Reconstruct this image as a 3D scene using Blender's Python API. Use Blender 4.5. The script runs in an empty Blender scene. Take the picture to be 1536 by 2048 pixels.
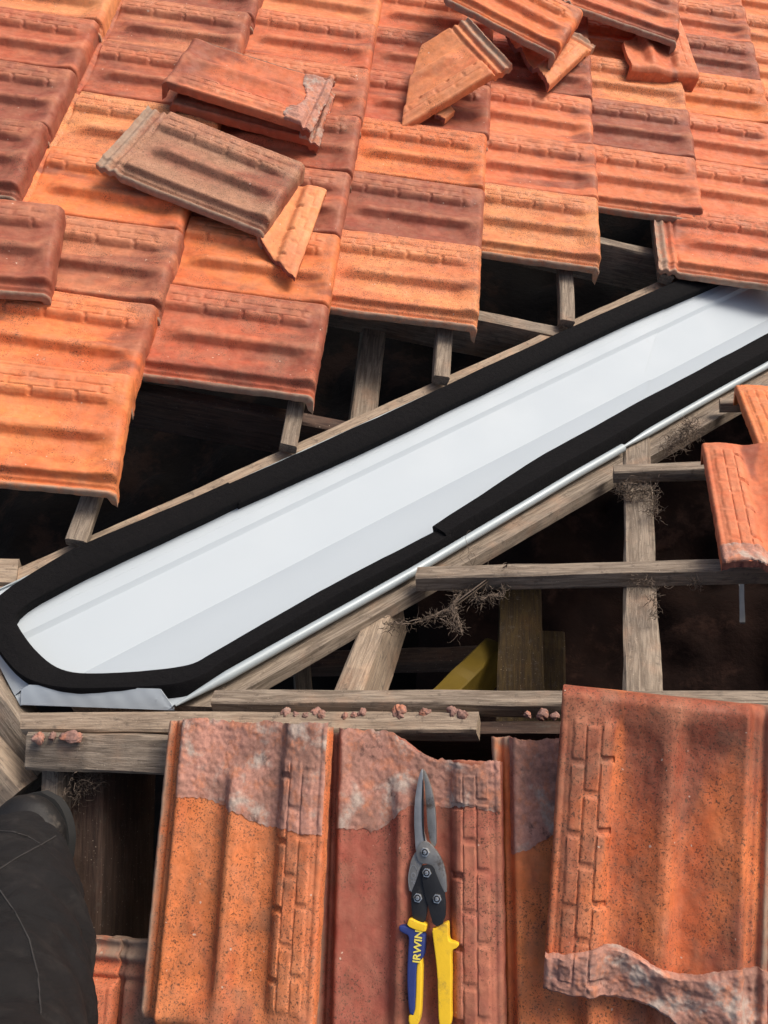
import bpy, bmesh, math, random
import numpy as np
from mathutils import Vector, Matrix
PI = math.pi
rad = math.radians
sc = bpy.context.scene
COL = sc.collection

# ------------------------------------------------------------------ camera
CAM = Vector((0.1336, -0.3395, 1.0437))
_yaw, _pit, _rol = rad(-22.558), rad(54.2027), rad(-20.8569)
FPX = 1736.4
FW = Vector((math.sin(_yaw)*math.cos(_pit), math.cos(_yaw)*math.cos(_pit), -math.sin(_pit)))
_R = Vector((math.cos(_yaw), -math.sin(_yaw), 0)); _U = _R.cross(FW)
RT = _R*math.cos(_rol) + _U*math.sin(_rol)
UP = _U*math.cos(_rol) - _R*math.sin(_rol)
cam_d = bpy.data.cameras.new('camera'); cam = bpy.data.objects.new('camera', cam_d); COL.objects.link(cam)
m = Matrix((RT, UP, -FW)).transposed().to_4x4(); m.translation = CAM
cam.matrix_world = m
cam_d.sensor_fit = 'VERTICAL'; cam_d.sensor_height = 36; cam_d.lens = 36*FPX/2048
cam_d.clip_start = 0.02; cam_d.clip_end = 500
sc.camera = cam

# ------------------------------------------------------------------ world, sun, exposure
world = bpy.data.worlds.new('World'); sc.world = world; world.use_nodes = True
nt = world.node_tree; nt.nodes.clear()
SUN_DIR = Vector((0.70, 0.51, 0.78)).normalized()
sky = nt.nodes.new('ShaderNodeTexSky'); sky.sky_type = 'NISHITA'; sky.sun_disc = False
sky.sun_elevation = math.asin(SUN_DIR.z); sky.sun_rotation = math.atan2(SUN_DIR.x, SUN_DIR.y)
sky.air_density = 1.0; sky.dust_density = 6.0; sky.ozone_density = 0.6
bgn = nt.nodes.new('ShaderNodeBackground'); bgn.inputs[1].default_value = 0.085
won = nt.nodes.new('ShaderNodeOutputWorld')
nt.links.new(sky.outputs[0], bgn.inputs[0]); nt.links.new(bgn.outputs[0], won.inputs[0])
sd = bpy.data.lights.new('sun', 'SUN'); sd.energy = 1.5; sd.angle = rad(26); sd.color = (1.0, 0.955, 0.90)
so = bpy.data.objects.new('sun', sd); COL.objects.link(so); so.rotation_euler = SUN_DIR.to_track_quat('Z', 'Y').to_euler()
sc.view_settings.view_transform = 'Standard'; sc.view_settings.look = 'None'
sc.view_settings.gamma = 1; sc.view_settings.exposure = 0.80

# ------------------------------------------------------------------ roof planes
PA, PB = rad(24.268), rad(22.87)
XB = -0.8065
class Plane:
    def __init__(s, O, xh, yh):
        s.O = Vector(O); s.x = Vector(xh).normalized(); s.y = Vector(yh).normalized(); s.n = s.x.cross(s.y)
PN = Plane((0,0,0), (0,-math.cos(PA),-math.sin(PA)), (1,0,0))      # near slope, x = downslope, y = left hand looking down
PLA = Plane((0,0,0), (0,math.cos(PA),-math.sin(PA)), (-1,0,0))     # far slope beyond the ridge
PLB = Plane((XB,0,0), (math.cos(PB),0,-math.sin(PB)), (0,1,0))     # side slope falling right to the valley
PH = Plane((0,0,0), (1,0,0), (0,1,0))
def ray(px, py): return (FW*FPX + RT*(px-768) - UP*(py-1024)).normalized()
def on(pl, h, px, py):
    d = ray(px, py); O = pl.O + pl.n*h
    return CAM + d*((O-CAM).dot(pl.n)/d.dot(pl.n))
def at(px, py, dist): return CAM + ray(px, py)*dist
def pix(P):
    d = P-CAM; z = d.dot(FW)
    return (768+FPX*d.dot(RT)/z, 1024-FPX*d.dot(UP)/z) if z > 0.05 else (-9999, -9999)
def pp(pl, s, t, h=0): return pl.O + pl.x*s + pl.y*t + pl.n*h
VD = Vector((math.tan(PA)/math.tan(PB), 1, -math.tan(PA))).normalized()
V0 = Vector((XB, 0, 0))
EA = VD.cross(PLA.n); EA *= (1 if EA.x > 0 else -1)
EB = VD.cross(PLB.n); EB *= (-1 if EB.x > 0 else 1)
def vp(s, c, h):                                   # point of the valley: c>0 on the far slope, c<0 on the side slope
    if c >= 0: return V0 + VD*s + EA*c + PLA.n*h
    return V0 + VD*s - EB*c + PLB.n*h

# ------------------------------------------------------------------ numpy noise
def _hash(ix, iy, seed):
    n = (ix*374761393 + iy*668265263 + seed*982451653) & 0x7fffffff
    n = ((n ^ (n >> 13))*1274126177) & 0x7fffffff
    return ((n ^ (n >> 16)) & 0xffff)/65535.0
def vnoise(x, y, seed=0):
    x = np.asarray(x, float); y = np.asarray(y, float)
    ix = np.floor(x).astype(np.int64); iy = np.floor(y).astype(np.int64)
    fx = x-ix; fy = y-iy; fx = fx*fx*(3-2*fx); fy = fy*fy*(3-2*fy)
    a = _hash(ix, iy, seed); b = _hash(ix+1, iy, seed); c = _hash(ix, iy+1, seed); d = _hash(ix+1, iy+1, seed)
    return (a*(1-fx)+b*fx)*(1-fy) + (c*(1-fx)+d*fx)*fy - 0.5
def fbm(x, y, seed=0, o=3):
    r = 0; a = 1.0
    for k in range(o): r = r + a*vnoise(np.asarray(x)*2**k, np.asarray(y)*2**k, seed+k*17); a *= .5
    return r
def sst(a, b, x): t = np.clip((x-a)/(b-a), 0, 1); return t*t*(3-2*t)

# ------------------------------------------------------------------ materials
def new_mat(name):
    mt = bpy.data.materials.new(name); mt.use_nodes = True
    t = mt.node_tree; t.nodes.clear()
    o = t.nodes.new('ShaderNodeOutputMaterial'); b = t.nodes.new('ShaderNodeBsdfPrincipled')
    t.links.new(b.outputs[0], o.inputs[0])
    return mt, t, b
class NB:
    def __init__(s, t): s.t = t
    def n(s, typ, **kw):
        x = s.t.nodes.new(typ)
        for k, v in kw.items(): setattr(x, k, v)
        return x
    def put(s, sock, v):
        if v is None: return
        if isinstance(v, bpy.types.NodeSocket): s.t.links.new(v, sock)
        else: sock.default_value = v
    def math(s, op, a, b=None, c=None, clamp=False):
        x = s.n('ShaderNodeMath', operation=op, use_clamp=clamp)
        for i, v in enumerate((a, b, c)): s.put(x.inputs[i], v)
        return x.outputs[0]
    def vmath(s, op, a, b=None):
        x = s.n('ShaderNodeVectorMath', operation=op); s.put(x.inputs[0], a)
        if b is not None: s.put(x.inputs[1], b)
        return x.outputs[0]
    def noise(s, vec, scale, detail=3, rough=.55, dist=0):
        x = s.n('ShaderNodeTexNoise'); s.put(x.inputs['Vector'], vec)
        x.inputs['Scale'].default_value = scale; x.inputs['Detail'].default_value = detail
        x.inputs['Roughness'].default_value = rough; x.inputs['Distortion'].default_value = dist
        return x.outputs[0]
    def mr(s, v, a, b, c=0., d=1.):
        x = s.n('ShaderNodeMapRange', interpolation_type='SMOOTHSTEP'); s.put(x.inputs[0], v)
        for i, q in enumerate((a, b, c, d)): s.put(x.inputs[i+1], q)
        return x.outputs[0]
    def mix(s, f, a, b, bt='MIX'):
        x = s.n('ShaderNodeMix', data_type='RGBA', blend_type=bt); s.put(x.inputs[0], f)
        for sock, v in ((x.inputs[6], a), (x.inputs[7], b)):
            if isinstance(v, tuple) and len(v) == 3: v = v+(1,)
            s.put(sock, v)
        return x.outputs[2]
    def bump(s, h, strength, dist, prev=None):
        x = s.n('ShaderNodeBump'); x.inputs['Strength'].default_value = strength; x.inputs['Distance'].default_value = dist
        s.put(x.inputs['Height'], h); s.put(x.inputs['Normal'], prev); return x.outputs[0]
    def coords(s):
        tc = s.n('ShaderNodeTexCoord'); oi = s.n('ShaderNodeObjectInfo')
        off = s.n('ShaderNodeCombineXYZ'); s.put(off.inputs[0], s.math('MULTIPLY', oi.outputs['Random'], 37.)); s.put(off.inputs[1], s.math('MULTIPLY', oi.outputs['Random'], 91.)); 
        return tc.outputs['Object'], s.vmath('ADD', tc.outputs['Object'], off.outputs[0]), oi
def attr(nb, name):
    a = nb.n('ShaderNodeAttribute', attribute_type='OBJECT', attribute_name=name); return a.outputs['Fac']

def tile_mat():
    mt, t, b = new_mat('fired_clay'); nb = NB(t)
    raw, v, oi = nb.coords()
    base = oi.outputs['Color']
    sep = nb.n('ShaderNodeSeparateXYZ'); nb.put(sep.inputs[0], raw)
    plum = attr(nb, 'plum'); grime = attr(nb, 'grime')
    sv = nb.vmath('MULTIPLY', v, (0.5, 1.6, 1.0))
    big = nb.noise(sv, 9, 4, .55, .4)
    grad = nb.mr(sep.outputs[0], 0.20, 0.40, -0.04, 0.12)
    pf = nb.mr(nb.math('ADD', nb.math('ADD', big, grad), nb.math('MULTIPLY_ADD', plum, 0.5, -0.25)), 0.50, 0.66)
    red = nb.mr(nb.noise(sv, 6.5, 4, .6, .8), 0.42, 0.62)
    base = nb.mix(nb.math('MULTIPLY', red, .75), base, nb.mix(1.0, base, (0.80, 0.60, 0.62), 'MULTIPLY'))
    c1 = nb.mix(nb.math('MULTIPLY', pf, 0.85), base, (0.215, 0.050, 0.030))
    lite = nb.mr(nb.noise(sv, 14, 3, .5), 0.50, 0.72)
    c2 = nb.mix(nb.math('MULTIPLY', lite, 0.40), c1, nb.mix(1.0, c1, (1.3, 1.5, 1.55), 'MULTIPLY'))
    # worn side roll and centre rib, with a pale highlight painted on their crests
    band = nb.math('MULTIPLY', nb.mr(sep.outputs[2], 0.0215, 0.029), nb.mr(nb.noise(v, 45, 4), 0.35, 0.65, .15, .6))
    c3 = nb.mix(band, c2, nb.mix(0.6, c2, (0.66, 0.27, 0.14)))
    mott = nb.mr(nb.noise(v, 70, 5, .62), 0.3, 0.75, 0.84, 1.13)
    mcol = nb.n('ShaderNodeCombineColor'); [nb.put(mcol.inputs[i], mott) for i in range(3)]
    c4 = nb.mix(1.0, c3, mcol.outputs[0], 'MULTIPLY')
    # brown dirt film gathering in broad patches
    dirt = nb.math('MULTIPLY', nb.mr(nb.noise(v, 22, 6, .65), 0.50, 0.72), nb.math('MULTIPLY', grime, .62))
    c5 = nb.mix(dirt, c4, (0.135, 0.075, 0.045))
    # lichen specks in clusters
    clus = nb.mr(nb.math('ADD', nb.noise(v, 16, 4, .6), nb.math('MULTIPLY_ADD', grime, 0.38, -0.17)), 0.49, 0.63)
    sp = nb.mr(nb.noise(v, 430, 3, .65, 0.3), 0.555, 0.61)
    sp2 = nb.mr(nb.noise(v, 190, 3, .6, 1.0), 0.64, 0.69)
    spk = nb.math('MAXIMUM', nb.math('MULTIPLY', sp, clus), nb.math('MULTIPLY', sp2, nb.math('MULTIPLY', clus, .8)))
    c6 = nb.mix(nb.math('MULTIPLY', spk, 0.85), c5, (0.030, 0.018, 0.012))
    wh = nb.mr(nb.noise(v, 130, 1, .5), 0.775, 0.80)
    c7 = nb.mix(nb.math('MULTIPLY', wh, 0.8), c6, (0.60, 0.48, 0.38))
    # grey cement-stained edge on the lip side and on the head
    lip = nb.math('MAXIMUM', nb.mr(sep.outputs[1], 0.012, 0.004), nb.mr(sep.outputs[0], 0.030, 0.018))
    lipf = nb.math('MULTIPLY', lip, nb.mr(nb.noise(v, 60, 4, .6), 0.25, 0.6, 0.35, .9))
    c8 = nb.mix(lipf, c7, nb.mix(nb.noise(v, 90, 4), (0.16, 0.115, 0.08), (0.40, 0.31, 0.235)))
    dust = nb.mr(nb.noise(v, 30, 5, .65), .30, .72, .03, .24)
    c8 = nb.mix(dust, c8, (0.50, 0.265, 0.165))
    nb.put(b.inputs['Base Color'], c8)
    nb.put(b.inputs['Roughness'], nb.mr(nb.noise(v, 40, 3), .3, .7, .58, .85))
    b.inputs['Specular IOR Level'].default_value = 0.32
    h1 = nb.bump(nb.noise(v, 900, 3, .7), .35, .0006)
    h2 = nb.bump(nb.noise(v, 260, 4, .65), .30, .0012, h1)
    h3 = nb.bump(nb.noise(v, 60, 3, .5), .35, .004, h2)
    nb.put(b.inputs['Normal'], h3)
    return mt
def mortar_mat(name='weathered_mortar', a=(0.29,0.155,0.118), c=(0.43,0.34,0.285)):
    mt, t, b = new_mat(name); nb = NB(t); raw, v, oi = nb.coords()
    f1 = nb.mr(nb.noise(v, 16, 6, .65, .5), .36, .66)
    c1 = nb.mix(f1, a, (a[0]*1.7, a[1]*1.6, a[2]*1.6))
    c2 = nb.mix(nb.mr(nb.noise(v, 22, 6, .6, .3), .52, .66), c1, c)
    c3 = nb.mix(nb.math('MULTIPLY', nb.mr(nb.noise(v, 50, 5, .7), .48, .66), .75), c2, (0.50, 0.20, 0.115))
    c4 = nb.mix(nb.math('MULTIPLY', nb.mr(nb.noise(v, 35, 5, .7), .58, .7), .75), c3, (0.085, 0.05, 0.045))
    g = nb.mr(nb.noise(v, 240, 5, .75), .3, .7, .82, 1.15); gc = nb.n('ShaderNodeCombineColor'); [nb.put(gc.inputs[i], g) for i in range(3)]
    c4 = nb.mix(1.0, c4, gc.outputs[0], 'MULTIPLY')
    nb.put(b.inputs['Base Color'], c4); b.inputs['Roughness'].default_value = .95; b.inputs['Specular IOR Level'].default_value = .12
    h = nb.bump(nb.noise(v, 500, 4, .7), .4, .0008); h = nb.bump(nb.noise(v, 110, 5, .7), .25, .002, h)
    nb.put(b.inputs['Normal'], h); return mt
def wood_mat(name, a, c, d=(0.06,0.045,0.035)):
    mt, t, b = new_mat(name); nb = NB(t); raw, v, oi = nb.coords()
    sv = nb.vmath('MULTIPLY', v, (1.2, 14, 14))
    g = nb.noise(sv, 9, 6, .65, 1.2); gf = nb.noise(nb.vmath('MULTIPLY', v, (1., 22, 22)), 30, 4, .6, .6)
    c1 = nb.mix(nb.mr(g, .35, .68), a, c)
    c2 = nb.mix(nb.math('MULTIPLY', nb.mr(gf, .52, .66), .5), c1, d)
    c3 = nb.mix(nb.math('MULTIPLY', nb.mr(nb.noise(v, 12, 4, .6), .5, .75), .5), c2, (c[0]*1.25, c[1]*.95, c[2]*.8))
    c4 = nb.mix(nb.math('MULTIPLY', nb.mr(nb.noise(v, 60, 6, .7), .55, .68), .65), c3, (0.09, 0.07, 0.055))
    c5 = nb.mix(nb.math('MULTIPLY', nb.mr(nb.noise(v, 300, 2, .6), .68, .74), .6), c4, (0.55, 0.45, 0.34))
    nb.put(b.inputs['Base Color'], c5); b.inputs['Roughness'].default_value = .88
    h = nb.bump(gf, .55, .0016); h = nb.bump(nb.noise(v, 350, 4, .7), .5, .0012, h); h = nb.bump(g, .4, .003, h)
    nb.put(b.inputs['Normal'], h); return mt
def simple(name, col, rough=.6, metal=0., spec=.5, var=.15, vs=60, bump=.0, bs=400, col2=None, cov=(.5,.7)):
    mt, t, b = new_mat(name); nb = NB(t); raw, v, oi = nb.coords()
    k = 1-var
    c = nb.mix(nb.noise(v, vs, 5, .6), tuple(x*k for x in col), tuple(min(1, x*(1+var)) for x in col))
    if col2: c = nb.mix(nb.mr(nb.noise(v, vs*.6, 6, .7), *cov), c, col2)
    nb.put(b.inputs['Base Color'], c)
    if name == 'coated_sheet_steel':     # grit specks and a few scuffs
        sp = nb.mr(nb.noise(v, 160, 2, .5), .735, .76); c = nb.mix(nb.math('MULTIPLY', sp, .7), c, (.12,.10,.09))
        sc_ = nb.mr(nb.noise(nb.vmath('MULTIPLY', v, (30, 6, 8)), 14, 4, .7, 1.5), .66, .70); c = nb.mix(nb.math('MULTIPLY', sc_, .16), c, (.20,.21,.22))
        dd = nb.mr(nb.noise(v, 5, 5, .65), .50, .75); c = nb.mix(nb.math('MULTIPLY', dd, .30), c, (.34,.345,.34))
    nb.put(b.inputs['Roughness'], nb.mr(nb.noise(v, vs*.7, 3), .3, .7, max(.05, rough-.08), min(1, rough+.08)))
    b.inputs['Metallic'].default_value = metal; b.inputs['Specular IOR Level'].default_value = spec
    if bump:
        hh = nb.bump(nb.noise(v, bs, 4, .65), .6, bump)
        if name == 'black_work_cloth': hh = nb.bump(nb.noise(nb.vmath('MULTIPLY', v, (1., 1., .45)), 22, 3, .5, 1.2), .5, .012, hh)
        if name == 'black_sponge': hh = nb.bump(nb.noise(v, 90, 4, .6), .5, .004, hh)
        nb.put(b.inputs['Normal'], hh)
    return mt
M = {}
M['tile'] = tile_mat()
M['mortar'] = mortar_mat()
M['crumb'] = mortar_mat('mortar_crumb', (0.19,0.115,0.095), (0.34,0.24,0.20))
M['fracture'] = simple('broken_clay', (0.30,0.12,0.085), .95, 0, .2, .5, 90, .003, 300, (0.12,0.05,0.05))
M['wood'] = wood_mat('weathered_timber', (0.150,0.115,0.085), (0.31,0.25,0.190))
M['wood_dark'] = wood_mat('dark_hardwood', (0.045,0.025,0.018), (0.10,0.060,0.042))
M['wood_pale'] = wood_mat('sawn_timber', (0.23,0.17,0.12), (0.38,0.295,0.215))
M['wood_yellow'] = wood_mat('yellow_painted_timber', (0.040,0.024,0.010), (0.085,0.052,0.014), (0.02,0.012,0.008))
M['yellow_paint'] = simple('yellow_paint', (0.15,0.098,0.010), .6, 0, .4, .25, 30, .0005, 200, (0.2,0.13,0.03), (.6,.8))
M['foam'] = simple('black_sponge', (0.0062,0.0060,0.0068), .97, 0, .12, .5, 420, .0022, 700, (0.015,0.0135,0.013), (.55,.75))
M['tray'] = simple('coated_sheet_steel', (0.405,0.455,0.495), .62, .0, .3, .02, 9, .0, 400, (0.36,0.38,0.39), (.66,.85))
M['rim'] = simple('coated_steel_rim', (0.34,0.39,0.41), .42, .1, .5, .06, 12)
M['fabric'] = simple('black_work_cloth', (0.0105,0.0100,0.0108), .85, 0, .2, .4, 30, .0010, 900, (0.030,0.027,0.026), (.50,.74))
M['seam'] = simple('seam_thread', (0.028,0.026,0.026), .9)
M['boot'] = simple('black_boot_leather', (0.010,0.009,0.009), .6, 0, .4, .4, 40, .001, 500, (0.085,0.072,0.060), (.55,.75))
M['sole'] = simple('boot_rubber', (0.015,0.015,0.015), .8)
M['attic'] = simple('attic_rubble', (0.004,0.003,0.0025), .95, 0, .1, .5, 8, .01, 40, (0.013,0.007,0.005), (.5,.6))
M['attic_black'] = simple('sooty_wall', (0.012,0.010,0.009), .95, 0, .1)
M['web'] = simple('dusty_root_fibre', (0.15,0.115,0.09), .95, 0, .1, .4, 100)
M['steel'] = simple('worn_tool_steel', (0.31,0.30,0.28), .42, .75, .5, .35, 70, .0004, 500, (0.13,0.10,0.08), (.52,.68))
M['steel_bright'] = simple('polished_edge_steel', (0.44,0.44,0.43), .38, .8, .5, .25, 90, .0003, 500, (0.2,0.17,0.15), (.6,.75))
M['black_steel'] = simple('blackened_steel', (0.030,0.031,0.034), .42, .5, .5, .3, 90, .0002, 500, (0.08,0.07,0.06), (.6,.75))
M['nickel'] = simple('plated_bolt', (0.78,0.76,0.70), .25, .9, .5, .2, 200)
M['blue_grip'] = simple('blue_rubber_grip', (0.026,0.042,0.17), .62, 0, .3, .25, 90, .0004, 700, (0.10,0.085,0.10), (.55,.75))
M['yellow_grip'] = simple('yellow_rubber_grip', (0.80,0.50,0.025), .62, 0, .3, .12, 60, .0004, 700, (0.30,0.18,0.05), (.52,.74))
M['yellow_ink'] = simple('yellow_lettering', (0.75,0.62,0.10), .5)
M['strap'] = simple('galvanised_strap', (0.32,0.33,0.34), .5, .7)

# ------------------------------------------------------------------ object helpers
def link(name, me, mat=None, parent=None, mw=None):
    o = bpy.data.objects.new(name, me); COL.objects.link(o)
    if mat is not None and me is not None and len(me.materials) == 0: me.materials.append(mat)
    if mw is not None: o.matrix_world = mw
    if parent is not None: o.parent = parent; o.matrix_parent_inverse = Matrix()
    return o
def tag(o, label=None, cat=None, group=None, kind=None):
    if label: o['label'] = label
    if cat: o['category'] = cat
    if group: o['group'] = group
    if cat and not kind: o['kind'] = 'thing'
    if kind: o['kind'] = kind
    return o
def mesh_from(verts, faces, name='mesh', smooth=True, sharp=None):
    me = bpy.data.meshes.new(name); me.from_pydata([tuple(v) for v in verts], [], faces); me.update()
    bm = bmesh.new(); bm.from_mesh(me); bmesh.ops.recalc_face_normals(bm, faces=bm.faces); bm.to_mesh(me); bm.free()
    if smooth: me.shade_smooth()
    if sharp: me.set_sharp_from_angle(angle=rad(sharp))
    return me
def frame(origin, x, y, n):
    mm = Matrix((x, y, n)).transposed().to_4x4(); mm.translation = origin; return mm

# ------------------------------------------------------------------ the clay tile as a height field
LT, WT, WC = 0.375, 0.226, 0.21
_PV = np.array([0,.003,.006,.009,.012,.016,.020,.0235,.027,.031,.040,.052,.066,.078,.087,.092,.097,.102,.107,.114,.122,.134,.148,.158,.163,.168,.173,.179,.206,.2145,.218,.2195,.224,.226])
_PZ = np.array([.002,.006,.0065,.001,.001,.006,.006,.009,.0185,.0200,.0170,.0142,.0118,.0104,.0102,.0120,.0185,.0252,.0272,.0262,.0222,.0178,.0156,.0155,.0163,.0205,.0262,.0285,.0295,.0290,.0275,.0290,.0285,.0245])
PV = np.linspace(0, WT, 453); _z = np.interp(PV, _PV, _PZ)
_k = np.exp(-np.linspace(-3.2, 3.2, 11)**2/2); _k /= _k.sum()
PZ = np.convolve(np.pad(_z, 5, mode='edge'), _k, 'valid')
PBASE = np.interp(PV, [0,.085,.155,WT], [.0102,.0102,.0152,.0152])
def H(u, v, seed):
    h = np.interp(v, PV, PZ)
    # soften the pan and rib a little so no crease runs dead straight
    start = sst(.062, .115, u + .25*np.abs(v-.106))
    rm = sst(.078, .090, v)*(1-sst(.146, .160, v)); base = np.interp(v, PV, PBASE)
    h = h + (base-h)*rm*(1-start)
    # nose: pans and rib swell together, then roll over
    k = sst(LT-.060, LT-.012, u); hn = .0262 + .0030*np.cos((v-.108)*2*PI/.105)
    inner = sst(.024, .032, v)
    h = h + (hn-h)*k*inner*.88
    roll = np.clip((u-(LT-.014))/.014, 0, 1); h = h - .011*roll**2.2
    # head: two cross channels and lugs
    hd = (1-sst(.046, .056, u))*(0. if seed >= 500 else 1.)
    chan = .014 + .0045*np.cos(u*2*PI/.020)
    h = h*(1-hd) + (np.minimum(h, .02)*.3+chan*.7)*hd
    # side roll brickwork
    inb = (v > .166) & (v < .217)
    per = .0760
    for r, (a, b_, o) in enumerate(((.166,.1795,0.),(.1815,.1955,.5),(.1975,.2105,0.08))):
        ph = ((u-.06)/per + o + seed*.07) % 1.0
        cell = np.floor((u-.06)/per + o + seed*.07)
        on_ = sst(0, .03, ph)*(1-sst(.90, .94, ph))
        wig = .0010*vnoise(u*120, v*0+r, seed+5)
        ins = sst(a-.0006, a+.0008, v+wig)*(1-sst(b_-.0008, b_+.0006, v+wig))
        h = h + .0019*on_*ins*sst(.06, .07, u)*(1-sst(LT-.04, LT-.03, u))
        if r == 0: h = h - .0030*(1-on_)*ins*sst(.06, .07, u)*(1-sst(LT-.04, LT-.03, u))
    h = h + .0016*fbm(u*14, v*22, seed+1) + .0009*fbm(u*60, v*90, seed+2)
    return h
def region_mesh(name, ulo, uhi, vlo, vhi, nu, nv, seed, thick=.0125, skirt=True, hfun=None, zoff=None, jag=0.0, nose=True, hseed=None):
    """a patch of the tile's height field between two boundary curves, closed underneath"""
    t = np.linspace(0, 1, nv+1); s = np.linspace(0, 1, nu+1)
    if nose: s = np.concatenate([np.linspace(0, .955, nu-9), np.linspace(.955, 1, 11)[1:]])
    nu = len(s)-1
    v = vlo + (vhi-vlo)*t
    lo = np.array([ulo(x) if callable(ulo) else ulo for x in v], float); hi = np.array([uhi(x) if callable(uhi) else uhi for x in v], float)
    if jag:
        jl = jag*(fbm(v*28, v*0, seed+31, 5) + .35*fbm(v*240, v*0, seed+32, 3)); jh = jag*(fbm(v*28, v*0+9, seed+33, 5) + .35*fbm(v*240, v*0+9, seed+34, 3))
        if callable(ulo): lo = lo + jl
        if callable(uhi): hi = hi + jh
    else:
        hi = hi + .0012*fbm(v*60, v*0, seed+33, 3); lo = lo + .001*fbm(v*60, v*0, seed+35, 3)
    hi = np.maximum(hi, lo+.0005)
    Ugr = lo[None, :] + (hi-lo)[None, :]*s[:, None]; Vgr = np.repeat(v[None, :], nu+1, 0)
    Vgr = Vgr + np.where((t > .98)[None, :], .0010*fbm(Ugr*50, Ugr*0, seed+40), 0) + np.where((t < .02)[None, :], .0014*fbm(Ugr*50, Ugr*0, seed+41), 0)
    hseed = seed if hseed is None else hseed
    Z = H(Ugr, Vgr, hseed); Hs = Z.copy()
    if zoff is not None: Z = Z + zoff(Ugr, Vgr, s[:, None], t[None, :])
    Zb = Hs - thick
    if skirt:
        Zb = Zb - .022*sst(LT-.016, LT-.008, Ugr)*np.ones_like(Zb) - .0045*sst(WT-.010, WT-.006, Vgr)
    if zoff is not None: Zb = Hs - .0015
    edge = np.zeros_like(Z); edge[0, :] = edge[-1, :] = 1; edge[:, 0] = edge[:, -1] = 1
    if zoff is None: Z = Z - .0012*edge
    n1 = (nu+1)*(nv+1)
    co = np.zeros((2*n1, 3)); co[:n1, 0] = Ugr.ravel(); co[:n1, 1] = Vgr.ravel(); co[:n1, 2] = Z.ravel()
    co[n1:, 0] = Ugr.ravel(); co[n1:, 1] = Vgr.ravel(); co[n1:, 2] = Zb.ravel()
    if zoff is None and jag:      # rough fracture: underside set back irregularly
        pass
    I = np.arange(n1).reshape(nu+1, nv+1)
    a, b_, c, d = I[:-1, :-1].ravel(), I[1:, :-1].ravel(), I[1:, 1:].ravel(), I[:-1, 1:].ravel()
    top = np.stack([a, b_, c, d], 1); bot = np.stack([a+n1, d+n1, c+n1, b_+n1], 1)
    def wall(line, flip):
        x, y = line[:-1], line[1:]
        q = np.stack([x, y, y+n1, x+n1], 1); return q[:, ::-1] if flip else q
    W_ = [wall(I[0, :], False), wall(I[-1, :], True), wall(I[:, 0], True), wall(I[:, -1], False)]
    faces = np.concatenate([top, bot]+W_)
    me = bpy.data.meshes.new(name); me['seed'] = hseed
    me.vertices.add(len(co)); me.vertices.foreach_set('co', co.ravel())
    nf = len(faces); me.loops.add(nf*4); me.loops.foreach_set('vertex_index', faces.ravel().astype(np.int32))
    me.polygons.add(nf); me.polygons.foreach_set('loop_start', (np.arange(nf)*4).astype(np.int32))
    me.update(calc_edges=True)
    me.shade_smooth(); me.set_sharp_from_angle(angle=rad(52))
    if zoff is None:
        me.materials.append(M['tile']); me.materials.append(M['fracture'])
        mi = np.zeros(nf, np.int32); base = len(top)+len(bot)
        if callable(ulo): mi[base:base+nv] = 1
        if callable(uhi): mi[base+nv:base+2*nv] = 1
        me.polygons.foreach_set('material_index', mi)
    return me

TONE = {'O': (0.68,0.185,0.055), 'L': (0.70,0.245,0.092), 'R': (0.44,0.105,0.048), 'P': (0.33,0.083,0.048), 'B': (0.50,0.165,0.080), 'S': (0.60,0.160,0.065), 'G': (0.20,0.11,0.08), 'D': (0.34,0.165,0.100), 'W': (0.33,0.092,0.060)}
PL = {'W': .5, 'D': .35, 'O': .30, 'L': .12, 'R': .62, 'P': .95, 'B': .5, 'S': .42, 'G': .6}
WORD = {'O': 'bright orange', 'L': 'pale orange', 'R': 'brick red', 'P': 'plum red', 'B': 'brownish', 'S': 'salmon red', 'G': 'grey brown'}
def tint(o, tone, rng, grime=None, plum=None):
    c = TONE[tone]; j = rng.uniform(.93, 1.08); k = rng.uniform(.94, 1.07)
    o.color = (min(1, c[0]*j), c[1]*j*k, c[2]*j*k, 1)
    o['plum'] = float(PL[tone]+rng.uniform(-.15, .15) if plum is None else plum); o['grime'] = float(rng.uniform(.15, .65) if grime is None else grime)

# ------------------------------------------------------------------ setting: attic below the roof
def sheet(name, pts, mat, kind='structure', sub=0, amp=0.):
    bm = bmesh.new(); f = bm.faces.new([bm.verts.new(p) for p in pts])
    if sub:
        bmesh.ops.subdivide_edges(bm, edges=bm.edges[:], cuts=sub, use_grid_fill=True)
        for v in bm.verts: v.co.z += amp*float(fbm(v.co.x*4+v.co.y*1.3, v.co.y*4-v.co.x*1.7, 3, 4))
    me = bpy.data.meshes.new(name); bm.to_mesh(me); bm.free(); me.shade_smooth()
    o = link(name, me, mat); o['kind'] = kind; return o
ZF = -1.7
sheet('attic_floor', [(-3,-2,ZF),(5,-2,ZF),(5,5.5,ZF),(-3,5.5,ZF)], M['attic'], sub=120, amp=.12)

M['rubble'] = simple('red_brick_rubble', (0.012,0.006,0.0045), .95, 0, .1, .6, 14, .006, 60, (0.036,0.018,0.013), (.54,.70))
sheet('attic_rubble', [(-.35,-.5,-1.22),(3.2,-.5,-1.22),(3.2,1.75,-1.22),(-.35,1.75,-1.22)], M['rubble'], sub=110, amp=.16)
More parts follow.
